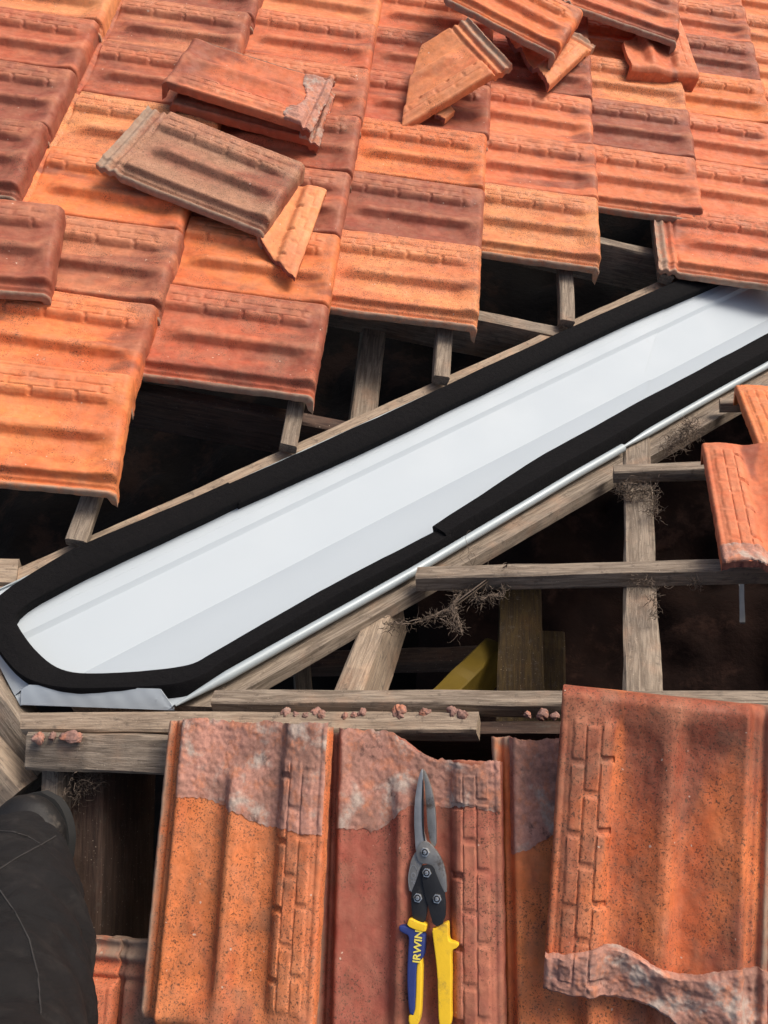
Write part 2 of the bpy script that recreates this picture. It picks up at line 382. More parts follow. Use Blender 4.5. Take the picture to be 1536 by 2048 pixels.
# ------------------------------------------------------------------ timbers
def beam(name, p0, p1, w, h, up, mat, label, cat='timber', seed=0, group=None, cut0=0., cut1=0., rough=.0014, n=48, parent=None, kind=None):
    """p0,p1 run along the middle of the top face"""
    p0 = Vector(p0); p1 = Vector(p1); L = (p1-p0).length; x = (p1-p0)/L
    y = Vector(up).cross(x).normalized(); z = x.cross(y)
    b_ = min(.004, w*.12, h*.12)
    sec = [(-w/2+b_,0),(w/2-b_,0),(w/2,-b_),(w/2,-h+b_),(w/2-b_,-h),(-w/2+b_,-h),(-w/2,-h+b_),(-w/2,-b_)]
    # extra points on each face for uneven surfaces
    vs = []; fs = []; k = len(sec)
    for i in range(n+1):
        u = L*i/n
        for j, (a, c) in enumerate(sec):
            r1 = rough*2*float(fbm(u*9+seed*3.1, j*1.7, seed, 3)); r2 = rough*2*float(fbm(u*9+seed*1.3, j*2.3+5, seed+9, 3))
            uu = u
            if i == 0: uu += cut0*a + rough*2*float(fbm(a*80, c*80, seed+2))
            if i == n: uu += cut1*a + rough*2*float(fbm(a*80, c*80, seed+3))
            vs.append((uu, a+r1, c+r2))
    for i in range(n):
        for j in range(k):
            a = i*k+j; b2 = i*k+(j+1) % k; fs.append((a, b2, b2+k, a+k))
    fs.append(tuple(range(k))); fs.append(tuple(n*k+j for j in range(k)))
    me = mesh_from(vs, fs, name, True, 35)
    o = link(name, me, mat, parent, frame(p0, x, y, z) if parent is None else None)
    if parent is None: tag(o, label, cat, group)
    if kind: o['kind'] = kind
    return o
def beam_px(name, pl, h, a, b_, w, t, mat, label, up=None, **k):
    return beam(name, on(pl, h, *a), on(pl, h, *b_), w, t, up if up else pl.n, mat, label, **k)

beam_px('roof_batten', PLA, 0, (425,1391), (3600,1400), .028, .026, M['wood'], 'long grey batten along the ridge directly above the pair of mortared tiles', seed=1, cat='batten')
beam_px('roof_batten', PLA, 0, (832,1143), (3200,1080), .030, .031, M['wood'], 'dusty batten across the open bay with root fibres hanging at its left end', seed=2, cat='batten')
beam_px('roof_batten', PLA, 0, (1226,936), (2900,880), .027, .026, M['wood'], 'short batten just below the steel rim running under the brick patterned tile at right', seed=3, cat='batten')
beam_px('roof_batten', PLA, 0, (1440,800), (1700,790), .024, .024, M['wood'], 'small batten end beside the upper right tile at the valley edge', seed=4, cat='batten')
beam_px('ridge_batten', PLA, .0, (40,1443), (955,1443), .030, .030, M['wood_pale'], 'pale split batten under the mortared tile tops, lying just behind the tiles', seed=5, cat='batten', cut0=-.4, up=Vector((0,.05,1)))
beam_px('ridge_batten', PN, -.004, (52,1502), (700,1528), .050, .03, M['wood'], 'wide grey brown batten nearest the boot, running under the leftmost large tile', seed=6, cat='batten')
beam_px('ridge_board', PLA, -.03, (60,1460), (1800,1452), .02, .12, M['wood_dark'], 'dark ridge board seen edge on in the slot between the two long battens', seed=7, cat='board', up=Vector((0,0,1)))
# rafters of the open bay
beam_px('rafter', PLA, -.030, (1286,1460), (1274,860), .049, .12, M['wood'], 'straight grey rafter crossing the battens in the middle of the open bay at right', seed=8, cat='rafter')
beam_px('rafter', PLA, -.050, (688,1400), (775,1175), .042, .10, M['wood_pale'], 'slanting rafter below the steel rim, left of the yellow timbers', seed=9, cat='rafter')
beam_px('rafter', PN, -.032, (105,1500), (60,2300), .033, .04, M['wood'], 'narrow rafter next to the boot under the wide batten', seed=10, cat='rafter')
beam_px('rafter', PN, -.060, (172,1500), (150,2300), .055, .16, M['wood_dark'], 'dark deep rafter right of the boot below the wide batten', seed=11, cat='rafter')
# hip timbers at the lower left
beam(*('hip_timber', on(PN,-.075,-90,1340), on(PN,-.085,66,1560), .080, .06, PN.n, M['wood'], 'broad weathered timber end leaning left of the steel end lip'), seed=12, cat='timber')
beam(*('hip_timber', on(PN,.0,-70,1500), on(PN,-.02,18,1600), .05, .05, PN.n, M['wood_pale'], 'broken timber stub at the left frame edge above the boot'), seed=13, cat='timber')
# yellow timbers deep in the attic
dz = Vector((0,0,1))
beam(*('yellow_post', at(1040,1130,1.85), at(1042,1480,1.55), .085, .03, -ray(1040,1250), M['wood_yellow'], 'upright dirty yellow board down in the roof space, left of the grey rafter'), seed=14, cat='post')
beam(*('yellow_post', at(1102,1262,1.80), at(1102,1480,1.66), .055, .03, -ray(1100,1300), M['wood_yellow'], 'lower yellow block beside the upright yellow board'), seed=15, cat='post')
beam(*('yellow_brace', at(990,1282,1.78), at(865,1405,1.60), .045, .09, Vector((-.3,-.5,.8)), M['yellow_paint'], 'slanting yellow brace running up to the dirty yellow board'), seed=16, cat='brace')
beam(*('metal_strap', at(1482,1165,1.75), at(1484,1245,1.70), .009, .004, -ray(1483,1200), M['strap'], 'thin grey metal strap hanging in the dark bay below the batten at right'), seed=17, cat='strap')
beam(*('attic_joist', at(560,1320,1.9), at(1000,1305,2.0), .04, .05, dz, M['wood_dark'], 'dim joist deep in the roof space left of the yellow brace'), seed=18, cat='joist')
beam(*('attic_post', at(600,1270,1.75), at(608,1380,1.7), .035, .05, -ray(600,1300), M['wood'], 'small dim post behind the valley board, left of the slanting rafter'), seed=19, cat='post')

# ------------------------------------------------------------------ side slope: battens, rafters, tiles
COLS = [-.19, .150, .470, .787, 1.069, 1.348, 1.605, 1.87, 2.15, 2.43]
PHS = [.65, .626, .712, .769, .828, .874, .91, .93, .93, .93]
LOW = [2, 0, 0, 1, 2, 3, 2, 5, 6, 7]
HIGH = 14
ordw = ['first','second','third','fourth','fifth','sixth','seventh','eighth','ninth','tenth','eleventh','twelfth','thirteenth','fourteenth']
def valley_t(s, c=.205):      # along-slope position on plane B where the valley board begins
    P = pp(PLB, s, 0); 
    t = s*math.cos(PB)/VD.x*VD.y
    return t
for c in range(len(COLS)):
    s = COLS[c]-LT+.028
    t0 = max(.0, (s*math.cos(PB)+.0)/VD.x*VD.y) + .250
    o = beam('tiling_batten', pp(PLB, s, t0, .0), pp(PLB, s, 4.2, .0), .034, .026, PLB.n, M['wood'],
             'grey batten showing between the valley board and the %s column of tiles from the left' % ordw[c], 'batten', seed=20+c, group='battens under the side slope tiles')
for k, (t, lab) in enumerate(((.745,'lowest dark rafter under the tiles at the left, behind the steel tray'),(1.105,'dark rafter in the gap below the second orange tile corner'),(1.45,'deep rafter in the gap right of the palest orange tile'),(1.75,'rafter hidden high under the tiles'),(2.3,'rafter under the upper tiles'))):
    s1 = t*VD.x/VD.y/math.cos(PB)-.27; hz = -.06 if k == 0 else -.03
    if k > 2: continue
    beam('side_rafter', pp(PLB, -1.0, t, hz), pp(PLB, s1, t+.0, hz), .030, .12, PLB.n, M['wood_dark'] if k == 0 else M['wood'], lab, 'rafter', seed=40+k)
beam('roof_strut', on(PLB,-.13,762,560), on(PLB,-.13,706,1000), .055, .06, PLB.n, M['wood'], 'pale strut deep in the gap between two orange tile corners', 'strut', seed=47)

TM = [region_mesh('roof_tile', .0, LT, 0., WT, 120, 126, 100+7*i) for i in range(6)]
NEAR = [region_mesh('roof_tile', .0, LT, 0., WT, 170, 150, 300+7*i) for i in range(2)]
TH = rad(5.2)
def tile_frame(pl, s_head, t_low, h_head=.004, th=TH, yaw=0.):
    x = pl.x*math.cos(th) + pl.n*math.sin(th); y = pl.y.copy()
    R = Matrix.Rotation(yaw, 3, pl.n); x = R @ x; y = R @ y
    return frame(pp(pl, s_head, t_low, h_head), x, y, x.cross(y))
tones = {(1,0):'O',(1,1):'B',(1,2):'O',(1,3):'L',(1,4):'R',(1,5):'B',(1,6):'R',(2,0):'R',(2,1):'O',(2,2):'R',(2,3):'R',(2,4):'S',(2,5):'S',(2,6):'L',(2,7):'R',
 (3,1):'L',(3,2):'P',(3,3):'O',(3,4):'R',(3,5):'R',(3,6):'S',(3,7):'O',(4,2):'L',(4,3):'S',(4,4):'S',(4,5):'R',(4,6):'R',(5,3):'S',(5,4):'P',(5,5):'L',(5,6):'O',
 (6,2):'S',(6,3):'S',(6,4):'S',(6,5):'O',(6,6):'P',(6,7):'S',(6,8):'S',(7,5):'O',(7,6):'L',(7,7):'L',(7,8):'O',(0,3):'P',(0,4):'R',(0,5):'L',(0,6):'O',(0,2):'P'}
rng = random.Random(5)
nd = 0
for c in range(len(COLS)):
    cnt = 0
    for j in range(LOW[c], HIGH):
        s, t = COLS[c]-LT, PHS[c]+j*WC
        ps = [pix(pp(PLB, s+a*LT, t+b_*WT, .04)) for a in (0, 1) for b_ in (0, 1)]
        vis = max(p[0] for p in ps) > -160 and min(p[0] for p in ps) < 2250 and max(p[1] for p in ps) > -170 and min(p[0] for p in ps) > -2000
        if not vis: continue
        tone = tones.get((c, j)) or rng.choice('OSRSBLRP')
        me = TM[(c*3+j*5) % 6]
        mw = tile_frame(PLB, s+rng.uniform(-.004,.004), t+rng.uniform(-.002,.002), .004+rng.uniform(0,.002), TH+rng.uniform(-.008,.010), rng.uniform(-.008,.008))
        o = link('roof_tile', me, None, None, mw)
        tint(o, tone, rng, grime=(.85 if (c, j) in ((3,1),(3,3),(4,2),(5,5),(1,3)) else None))
        tag(o, '%s tile, %s up from the open end of the %s column from the left' % (WORD[tone], ordw[cnt], ordw[c]), 'roof tile', 'clay tiles laid on the side slope')
        cnt += 1; nd += 1

# ------------------------------------------------------------------ loose tiles
def place(pl, p0, px0, h0, p1, px1, h1, z0=.018):
    """put local points p0,p1 (u,v) of a tile where those two roof points are"""
    A = on(pl, h0, *px0); B_ = on(pl, h1, *px1); d = (B_-A).normalized()
    n = (pl.n - d*pl.n.dot(d)).normalized()
    ph = math.atan2(p1[1]-p0[1], p1[0]-p0[0])
    x = Matrix.Rotation(-ph, 3, n) @ d; y = n.cross(x)
    mid = (A+B_)/2; lm = Vector(((p0[0]+p1[0])/2, (p0[1]+p1[1])/2))
    return frame(mid - x*lm.x - y*lm.y - n*z0, x, y, n)
def loose(name, me, mw, tone, label, seed=0, grime=None, plum=None, cat='roof tile', group=None):
    o = link(name, me, None, None, mw); tint(o, tone, random.Random(seed), grime, plum); tag(o, label, cat, group); return o
def mortar(parent, ulo, uhi, vlo, vhi, seed, amp=.0032, base=.0024, jag=.008, nu=44, nv=110, name='mortar_bed'):
    def zo(U, V, s, t):
        e = np.minimum(np.minimum(sst(0,.06,s), 1-sst(.93,1,s)), 1)
        return (base + amp*np.clip(.5+fbm(U*34, V*34, seed, 4), 0, 1.4) + .0014*fbm(U*190, V*190, seed+4, 2))*(.5+.5*e)
    me = region_mesh(name, ulo, uhi, vlo, vhi, nu, nv, seed, zoff=zo, jag=jag, nose=False, hseed=int(parent.data['seed']))
    me.materials.clear(); me.materials.append(M['mortar'])
    return link(name, me, None, parent)
K = lambda a: (lambda v: a)
def SC(mm, k, c=(.11,.113)):
    p = mm @ Vector((c[0], c[1], 0)); q = mm @ Matrix.Scale(k, 4); q.translation += p - q @ Vector((c[0], c[1], 0)); return q

# two displaced tiles at the left edge
loose('roof_tile', TM[1], place(PLB, (LT,.03), (98,580), .085, (LT,.215), (130,408), .085), 'R', 'displaced glossy red tile lifted at the left edge with its dark rounded nose showing', 1, .3, .75)
loose('roof_tile', NEAR[0], place(PLB, (LT,0.0), (228,992), .060, (LT,.222), (268,752), .085), 'O', 'big bright orange tile lying crooked at the lower left end of the tiled slope', 2, .45, .15)
# reversed pair, one on the other, mortar at their heads
me = region_mesh('roof_tile', K(.03), LT, 0, WT, 92, 84, 410, jag=.006, nose=True)
o = loose('loose_tile', me, place(PLB, (.03,.215), (650,288), .070, (LT,.215), (330,205), .070), 'R', 'lower tile of the reversed pair, mostly hidden, poking out with a mortared end', 3, .3, .6)
mortar(o, K(.03), K(.075), .02, WT, 71)
me = region_mesh('roof_tile', K(.03), LT, 0, WT, 110, 100, 420, jag=.006, nose=True)
o = loose('loose_tile', me, place(PLB, (.03,.222), (632,262), .115, (LT,.222), (315,163), .115), 'S', 'upper dark red tile of the reversed pair with grey mortar on its right end', 4, .35, .7)
mortar(o, K(.028), lambda v: .085+.012*math.sin(v*40), .0, WT, 72)
# brown weathered tile with head channels
o = loose('loose_tile', TM[2], place(PLB, (.0,.0), (192,335), .085, (LT,.0), (528,468), .085, z0=.004), 'D', 'dull brown weathered tile with grey channelled head, lying across the slope at upper left', 5, 1.0, .45)
# triangular offcut with brick pattern
me = region_mesh('tile_offcut', K(.05), lambda v: .16+.17*max(0,(v-.03)/.17)-.6*max(0,v-.20), .03, .216, 90, 60, 430, jag=.004, nose=False)
o = loose('tile_offcut', me, place(PLB, (.05,.214), (664,345), .082, (.32,.214), (578,588), .072, z0=.024), 'L', 'pale orange triangular offcut with a ladder of raised bricks, pointing down', 6, .25, .0, cat='tile offcut')
# cut corner tile and its chip
me = region_mesh('tile_offcut', K(.0), lambda v: .13+.17*np.clip((v-.03)/.19, 0, 1)**.8, 0.03, WT, 90, 80, 440, jag=.002, nose=False)
o = loose('tile_offcut', me, SC(place(PLB, (.0,.222), (1000,132), .165, (.30,.222), (826,238), .060, z0=.024), 1.05), 'L', 'broken tile end with grey grooved head and brick band, alone at top middle', 7, .4, .1, cat='tile offcut')
me = region_mesh('tile_chip', lambda v: .10+.2*(v-.17), lambda v: .165-.3*abs(v-.195), .172, .222, 40, 36, 450, jag=.006, nose=False)
o = loose('tile_chip', me, place(PLB, (.1,.20), (908,205), .070, (.16,.20), (868,238), .060, z0=.024), 'L', 'small broken chip tucked under the cut grooved tile end', 8, .2, .0, cat='tile offcut')
# top loose tiles
o = loose('tile_offcut', region_mesh('tile_offcut', K(.0), lambda v: .10+.16*(v/.22)**.9, 0.03, WT, 80, 80, 460, jag=.007, nose=False),
          SC(place(PLB, (.02,.222), (1182,78), .090, (.24,.222), (1088,165), .085, z0=.024), 1.15), 'L', 'broken brick patterned offcut poking out under the orange tile at the top', 9, .3, .1, cat='tile offcut')
o = loose('loose_tile', TM[3], place(PLB, (.02,.0), (905,0), .160, (LT,.0), (1082,92), .145, z0=.01), 'O', 'loose orange tile lying on top of a broken offcut at the top edge', 10, .2, .35)
me = region_mesh('tile_offcut', lambda v: .08+.22*(1-v/.22)**1.0, LT, 0.04, WT, 90, 80, 470, jag=.007, nose=True)
o = loose('tile_offcut', me, SC(place(PLB, (.14,.222), (1358,50), .090, (LT,.222), (1393,150), .080, z0=.024), 1.1, (.25,.2)), 'S', 'jagged tile offcut with a rounded nose sticking out under the top right loose tile', 11, .3, .15, cat='tile offcut')
o = loose('loose_tile', TM[4], place(PLB, (.02,.0), (1135,8), .130, (LT,.0), (1345,82), .115, z0=.006), 'S', 'loose red tile with grey crusted lower edge near the top right corner', 12, .5, .6)

# ------------------------------------------------------------------ near slope tiles
def near_tile(me, x_left, s_nose, tone, label, seed, h=.004, yaw=0., th=TH, **k):
    mw = tile_frame(PN, s_nose-LT, x_left, h, th, yaw)
    return loose('roof_tile', me, mw, tone, label, seed, **k)
XL = [-.402, -.186, .026, .242]
m1 = region_mesh('roof_tile', K(.022), LT, 0., WT, 200, 170, 510, jag=.004)
t1 = near_tile(m1, XL[0]-.003, .322, 'O', 'large orange speckled tile with a purple grey mortar band on top, left of the snips', 21, yaw=-.025, h=.016, grime=.9, plum=.25)
mortar(t1, K(.020), lambda v: .118+.030*sst(.06,.2,np.array(v)), .024, WT-.002, 81, amp=.0012, base=.0012, nu=70, nv=160)
m2 = region_mesh('roof_tile', lambda v: .022+.030*sst(.085,.150,np.array(v)), LT, 0., WT, 200, 170, 520, jag=.002)
t2 = near_tile(m2, XL[1]-.012, .322+.012, 'W', 'dark red tile with jagged mortared top, carrying the tin snips', 22, yaw=.0, grime=.6, plum=.55)
mortar(t2, lambda v: .021+.030*sst(.085,.150,np.array(v)), lambda v: .135-.030*sst(.07,.13,np.array(v)), .022, WT-.001, 82, amp=.0012, base=.0012, nu=60, nv=160)
m3 = region_mesh('roof_tile', lambda v: .012+.006*math.sin(v*30), LT, 0., WT, 200, 170, 530, jag=.006)
t3 = near_tile(m3, XL[2]-.012, .322+.022, 'O', 'orange tile between the snips tile and the reversed tile, with a stained mortared top', 23, yaw=.0, grime=.7, plum=.45)
mortar(t3, lambda v: .010+.006*math.sin(v*30), lambda v: .135+.008*math.sin(v*60), .022, WT-.002, 83, amp=.0012, base=.0012, nu=60, nv=160)
t5 = near_tile(NEAR[1], XL[3]-.010, .44, 'P', 'dark plum tile at the bottom right corner, mostly under the reversed tile', 24, grime=.5)
# course below
near_tile(NEAR[0], -.482, .62, 'G', 'grey brown tile under the bottom edge of the orange speckled tile, beside the boot', 25, h=-.004, grime=.9)
near_tile(NEAR[1], -.692, .62, 'S', 'pinkish tile with a brick band and greenish stained head, partly behind the trouser leg', 26, h=-.004, grime=.8)
near_tile(NEAR[0], -.272, .62, 'R', 'dark tile of the lower course just showing below the orange speckled tile', 27, h=-.004)
near_tile(NEAR[1], -.062, .62, 'R', 'lower course tile at the bottom edge under the snips tile', 28, h=-.004)
near_tile(NEAR[0], .148, .66, 'P', 'lower course tile at the bottom edge under the plain orange tile', 29, h=-.004)
near_tile(NEAR[1], .358, .66, 'P', 'lower course tile beyond the bottom right corner', 30, h=-.004)
# the roof goes on to the right of the frame
for k in range(4, 9):
    near_tile(NEAR[k % 2], XL[0]+.21*k+.02, .335, 'SOROS'[k-4], '%s tile of the near slope beyond the right edge, %s past the reversed tile' % (WORD['SOROS'[k-4]], ordw[k-4]), 50+k, group='near slope tiles beyond the frame')
for i in range(5):
    for j in range(3):
        mw_ = tile_frame(PLA, .16+.296*j-.10, -(1.28+.21*i+.25*j), .004, TH)
        tn = 'OSRSO'[(i+j) % 5]
        loose('roof_tile', TM[(i+2*j) % 6], mw_, tn, '%s far slope tile beyond the right edge, %s row down, %s across' % (WORD[tn], ordw[j], ordw[i]), 70+i*3+j, group='far slope tiles beyond the frame')
# reversed tile on top at right (nose up the picture)
m4 = region_mesh('roof_tile', lambda v: .030+.028*sst(.05,.13,np.array(v))-.028*sst(.0,.035,np.array(.04-v)), LT, 0., WT, 200, 170, 540, jag=.004)
t4 = loose('loose_tile', m4, place(PN, (LT,.222), (1132,1372), .078, (LT,.026), (1508,1412), .078, z0=.024), 'O', 'large orange tile lying reversed at right with a thick mortar band along its lower end', 31, .9, .66)
mortar(t4, lambda v: .028+.028*sst(.05,.13,np.array(v))-.028*sst(.0,.035,np.array(.04-v)), lambda v: .100+.008*math.sin(v*45+1), .0, WT, 84, jag=.004, amp=.0075, base=.004, nu=80, nv=180)
# two tiles on the far slope at the right edge
m6 = region_mesh('roof_tile', K(.04), LT, 0., WT, 150, 130, 550, jag=.005)
t6 = loose('roof_tile', m6, place(PLA, (LT,.222), (1406,872), .055, (.05,.222), (1452,1140), .040, z0=.022), 'S', 'red tile at the right edge with brick band and pale mortared foot', 32, .35, .3)
mortar(t6, K(.038), K(.075), .02, WT, 85, amp=.003, nu=40, nv=100)
t7 = loose('roof_tile', TM[5], place(PLA, (LT-.03,.222), (1476,778), .040, (.14,.222), (1524,905), .030, z0=.022), 'O', 'brick patterned tile at the right edge, above the red one and touching the steel rim', 33, .3, .2)

# ------------------------------------------------------------------ valley: boards, trays, foam
def strip_mesh(stations, name, closed_profile=False, cap=True, sharp=30):
    """stations: list of lists of points"""
    k = len(stations[0]); vs = [p for st in stations for p in st]; fs = []
    for i in range(len(stations)-1):
        for j in range(k if closed_profile else k-1):
            a = i*k+j; b_ = i*k+(j+1) % k; fs.append((a, b_, b_+k, a+k))
    if cap and closed_profile: fs.append(tuple(range(k))); fs.append(tuple((len(stations)-1)*k+j for j in range(k)))
    return mesh_from(vs, fs, name, True, sharp)
def vboard(name, c0, c1, s0f, s1, top, thick, seed, mat, label):
    st = []; n = 120
    for i in range(n+1):
        row = []
        for c, h in ((c0,top),(c1,top),(c1,top-thick),(c0,top-thick)):
            s = s0f(c)+(s1-s0f(c))*i/n
            j = .0022*float(fbm(s*6, c*9+h*30, seed, 4)) + (.0016*float(fbm(s*40, c*9, seed+3, 2)))
            row.append(vp(s, c+(j if abs(c) > .12 else 0), h+j*.6))
        st.append(row)
    O = V0.copy(); mw = frame(O, VD, PLA.n.cross(VD), PLA.n); inv = mw.inverted()
    st = [[inv @ p for p in r] for r in st]
    return tag(link(name, strip_mesh(st, name, True), mat, None, mw), label, 'board')
endA = lambda c: .137 + .92*abs(c)
endB = lambda c: .137 + 0*abs(c)
endS = lambda c: endA(c) if c >= 0 else endB(c)
vboard('valley_board', .045, .222, lambda c: endS(c)+.02, 3.2, -.0365, .022, 60, M['wood'], 'long weathered board along the lower right side of the steel valley tray')
vboard('valley_board', -.045, -.205, lambda c: .10+.0*c, 3.2, -.0365, .022, 61, M['wood_pale'], 'long weathered board edging the upper left side of the steel valley tray')
PROF_A = [(0,-.0335),(.004,-.0322),(.05,-.0315),(.088,-.0315),(.0892,-.0303),(.0915,-.0303),(.13,-.0305),(.180,-.0300),(.187,-.0270),(.1905,-.0215)]
PROF_B = [(.004,-.0322),(.04,-.0315),(.0790,-.0315),(.0796,-.0313),(.0880,-.0262),(.0888,-.0261),(.1085,-.0258),(.1095,-.0272),(.112,-.0272),(.165,-.0290),(.1760,-.0295),(.179,-.026)]
PROF = [(-c, h) for c, h in reversed(PROF_B)] + PROF_A
RC = lambda s: float(np.interp(s, [.3,.75,1.15,1.6,3.2], [.1945,.1945,.180,.174,.172]))
def tray(name, s0f, s1f, dh, label, root):
    n = 90; st = []
    for i in range(n+1):
        row = []
        for c, h in PROF:
            a, b_ = s0f(c), s1f(c); s = a+(b_-a)*i/n
            if c > .15: c = c-(.1945-RC(s))
            row.append(vp(s, c, h+dh+.0005*float(fbm(s*5, c*14, 7, 2))))
        st.append(row)
    k = len(st[0]); lower = [[p-Vector((0,0,.0009)) for p in r] for r in st]
    sec = [r+list(reversed(l)) for r, l in zip(st, lower)]
    return link(name, strip_mesh(sec, name, True, True, 18), M['tray'], root)
def rim_tube(name, c, h, r, s0, s1, root, mat):
    st = []; n = 100
    for i in range(n+1):
        s = s0+(s1-s0)*i/n; P = vp(s, (c if c < 0 else c-.1945+RC(s))+.0015*float(fbm(s*4, 1.1, 5, 2)), h)
        ea = EA if c > 0 else EB; nn = PLA.n if c > 0 else PLB.n
        rr = r*(1+.03*float(fbm(s*3, 3, 8, 2)))*min(1, .25+(s-s0)*9)
        st.append([P+ea*rr*math.cos(2*PI*k/14)+nn*rr*math.sin(2*PI*k/14) for k in range(14)])
    return link(name, strip_mesh(st, name, True, True, 60), mat, root)
def root_empty(name, loc=(0,0,0)):
    o = bpy.data.objects.new(name, None); COL.objects.link(o); o.empty_display_size = .05; return o
join = lambda c: 1.275 + (.19-c)*1.55
tr1 = tag(root_empty('valley_tray'), 'long white steel valley tray with folded lip at lower left, ringed by black foam', 'valley flashing')
tr2 = tag(root_empty('valley_tray'), 'second white steel valley tray lapping under the first, running out at the right edge', 'valley flashing')
tray('channel', endS, join, 0, '', tr1); tray('channel', lambda c: join(c)-.06, lambda c: 3.2, -.0022, '', tr2)
rim_tube('rolled_rim', .1945, -.0200, .0080, endA(.19)+.003, 1.275, tr1, M['rim'])
rim_tube('rolled_rim', .1915, -.0215, .0074, 1.27, 3.2, tr2, M['rim'])
rim_tube('rolled_rim', -.1785, -.0265, .0018, endB(.186), 3.2, tr1, M['rim'])
# crumpled lip folded up across the end
def lip(c0, c1, seed, root):
    n = 72; st = []
    for i in range(n+1):
        c = c0+(c1-c0)*i/n; P = vp(endS(c), c, -.031); up_ = Vector((0,.88,.47)).normalized() if c1 > 0 else (VD*.86+PLB.n*.5).normalized()
        nn = Vector((0,-.47,.88)) if c1 > 0 else (PLB.n*.86-VD*.5).normalized()
        g = min(1, (n-i)/7.0); hh = (.030 if c1 > 0 else .040)*min(1, .12+g)*min(1, .75+i/14); row = []
        for q in range(5):
            t = q/4; z = .0020*abs(((c*38+t*.8+seed*.37) % 1)-.5)*math.sin(PI*min(1, t*1.1)) + .0012*float(fbm(c*60+t*2, t*3, seed, 2))*t
            row.append(P+up_*hh*t+nn*(z+.001))
        st.append(row + [q_-nn*.001 for q_ in reversed(row)])
    return link('end_lip', strip_mesh(st, 'end_lip', True, True, 10), M['tray'], root)
lip(.002, .190, 3, tr1); lip(-.002, -.186, 9, tr1)
# foam: built from stations of (inner point, outer point) on the tray
def foam(stations, hgt, seed, root, label=None, mat=None):
    st = []; L = 0
    for k, (Pi, Po, nn) in enumerate(stations):
        if k: L += (Pi-stations[k-1][0]).length
        lat = (Po-Pi).normalized(); w = (Po-Pi).length
        a = .0016*float(fbm(L*9, 0, seed, 3)); b_ = .0012*float(fbm(L*9, 7, seed+1, 3)); dh = .0018*float(fbm(L*12, 3, seed+2, 3))
        A = Pi+lat*a; B2 = Po+lat*b_; h = hgt+dh
        st.append([A, A+nn*(h-.003)-lat*.0004, A+nn*h+lat*.002, (A+B2)/2+nn*(h+.0008), B2+nn*h-lat*.002, B2+nn*(h-.003), B2])
    me = strip_mesh(st, 'foam_strip', True, True, 50)
    return link('foam_strip', me, M['foam'], root)
def vst(s, ci, co): return (vp(s, ci, -.030), vp(s, co, -.030), PLA.n if ci > 0 else PLB.n)
def lerp(a, b_, t): return a+(b_-a)*t
stB = []
for i in range(90):
    s = 3.1 + (.60-3.1)*i/89
    w = .004*math.sin(s*5.2)
    stB.append(vst(s, -(.125+w), -(.172+w*.6)))
foam([x for x in stB], .024, 3, tr1)
# near part: side slope, round the end, then the far slope up to the joint
near = []
for i in range(14):
    s = .605 + (.31-.605)*i/13
    near.append(vst(s, -.128, -.172-.008*(i/13)))
def endst(pts_i, pts_o, pl, m=8):
    out = []
    for k in range(len(pts_i)):
        out.append((on(pl, -.004, *pts_i[k])-pl.n*.026, on(pl, -.004, *pts_o[k])-pl.n*.026, pl.n))
    return out
near += endst([(22,1226),(40,1262),(70,1302)], [(-50,1215),(-14,1290),(34,1350)], PLB)
near += endst([(105,1330),(150,1345),(215,1345),(290,1340),(350,1334)], [(86,1370),(140,1377),(215,1376),(300,1373),(362,1368)], PLA)
near.append(vst(.372, .150, .186))
CI = lambda s: float(np.interp(s, [.37,.60,.82,.835,1.14,1.4,1.85,3.2], [.149,.139,.146,.138,.104,.100,.098,.096]))
for i in range(30):
    s = .40 + (.848-.40)*i/29
    near.append(vst(s, CI(min(s,.82)), CI(min(s,.82))+.033))
def smooth_st(st, it=2):
    for _ in range(it):
        new = [st[0]]
        for k in range(len(st)-1):
            a, b_ = st[k], st[k+1]
            new.append(tuple(lerp(a[q], b_[q], .25) for q in range(3))); new.append(tuple(lerp(a[q], b_[q], .75) for q in range(3)))
        new.append(st[-1]); st = new
    return st
foam(smooth_st(near, 2), .026, 13, tr1)
foam([vst(.838+(2.28)*i/119, CI(.838+(2.28)*i/119), max(CI(.838+(2.28)*i/119)+.037, RC(.838+(2.28)*i/119)-.018)) for i in range(120)], .032, 23, tr1)

beam(*('hip_timber', on(PLB,-.03,-80,1140), on(PLB,-.03,34,1142), .05, .05, PLB.n, M['wood_pale'], 'short timber end at the left frame edge above the black foam'), seed=49)
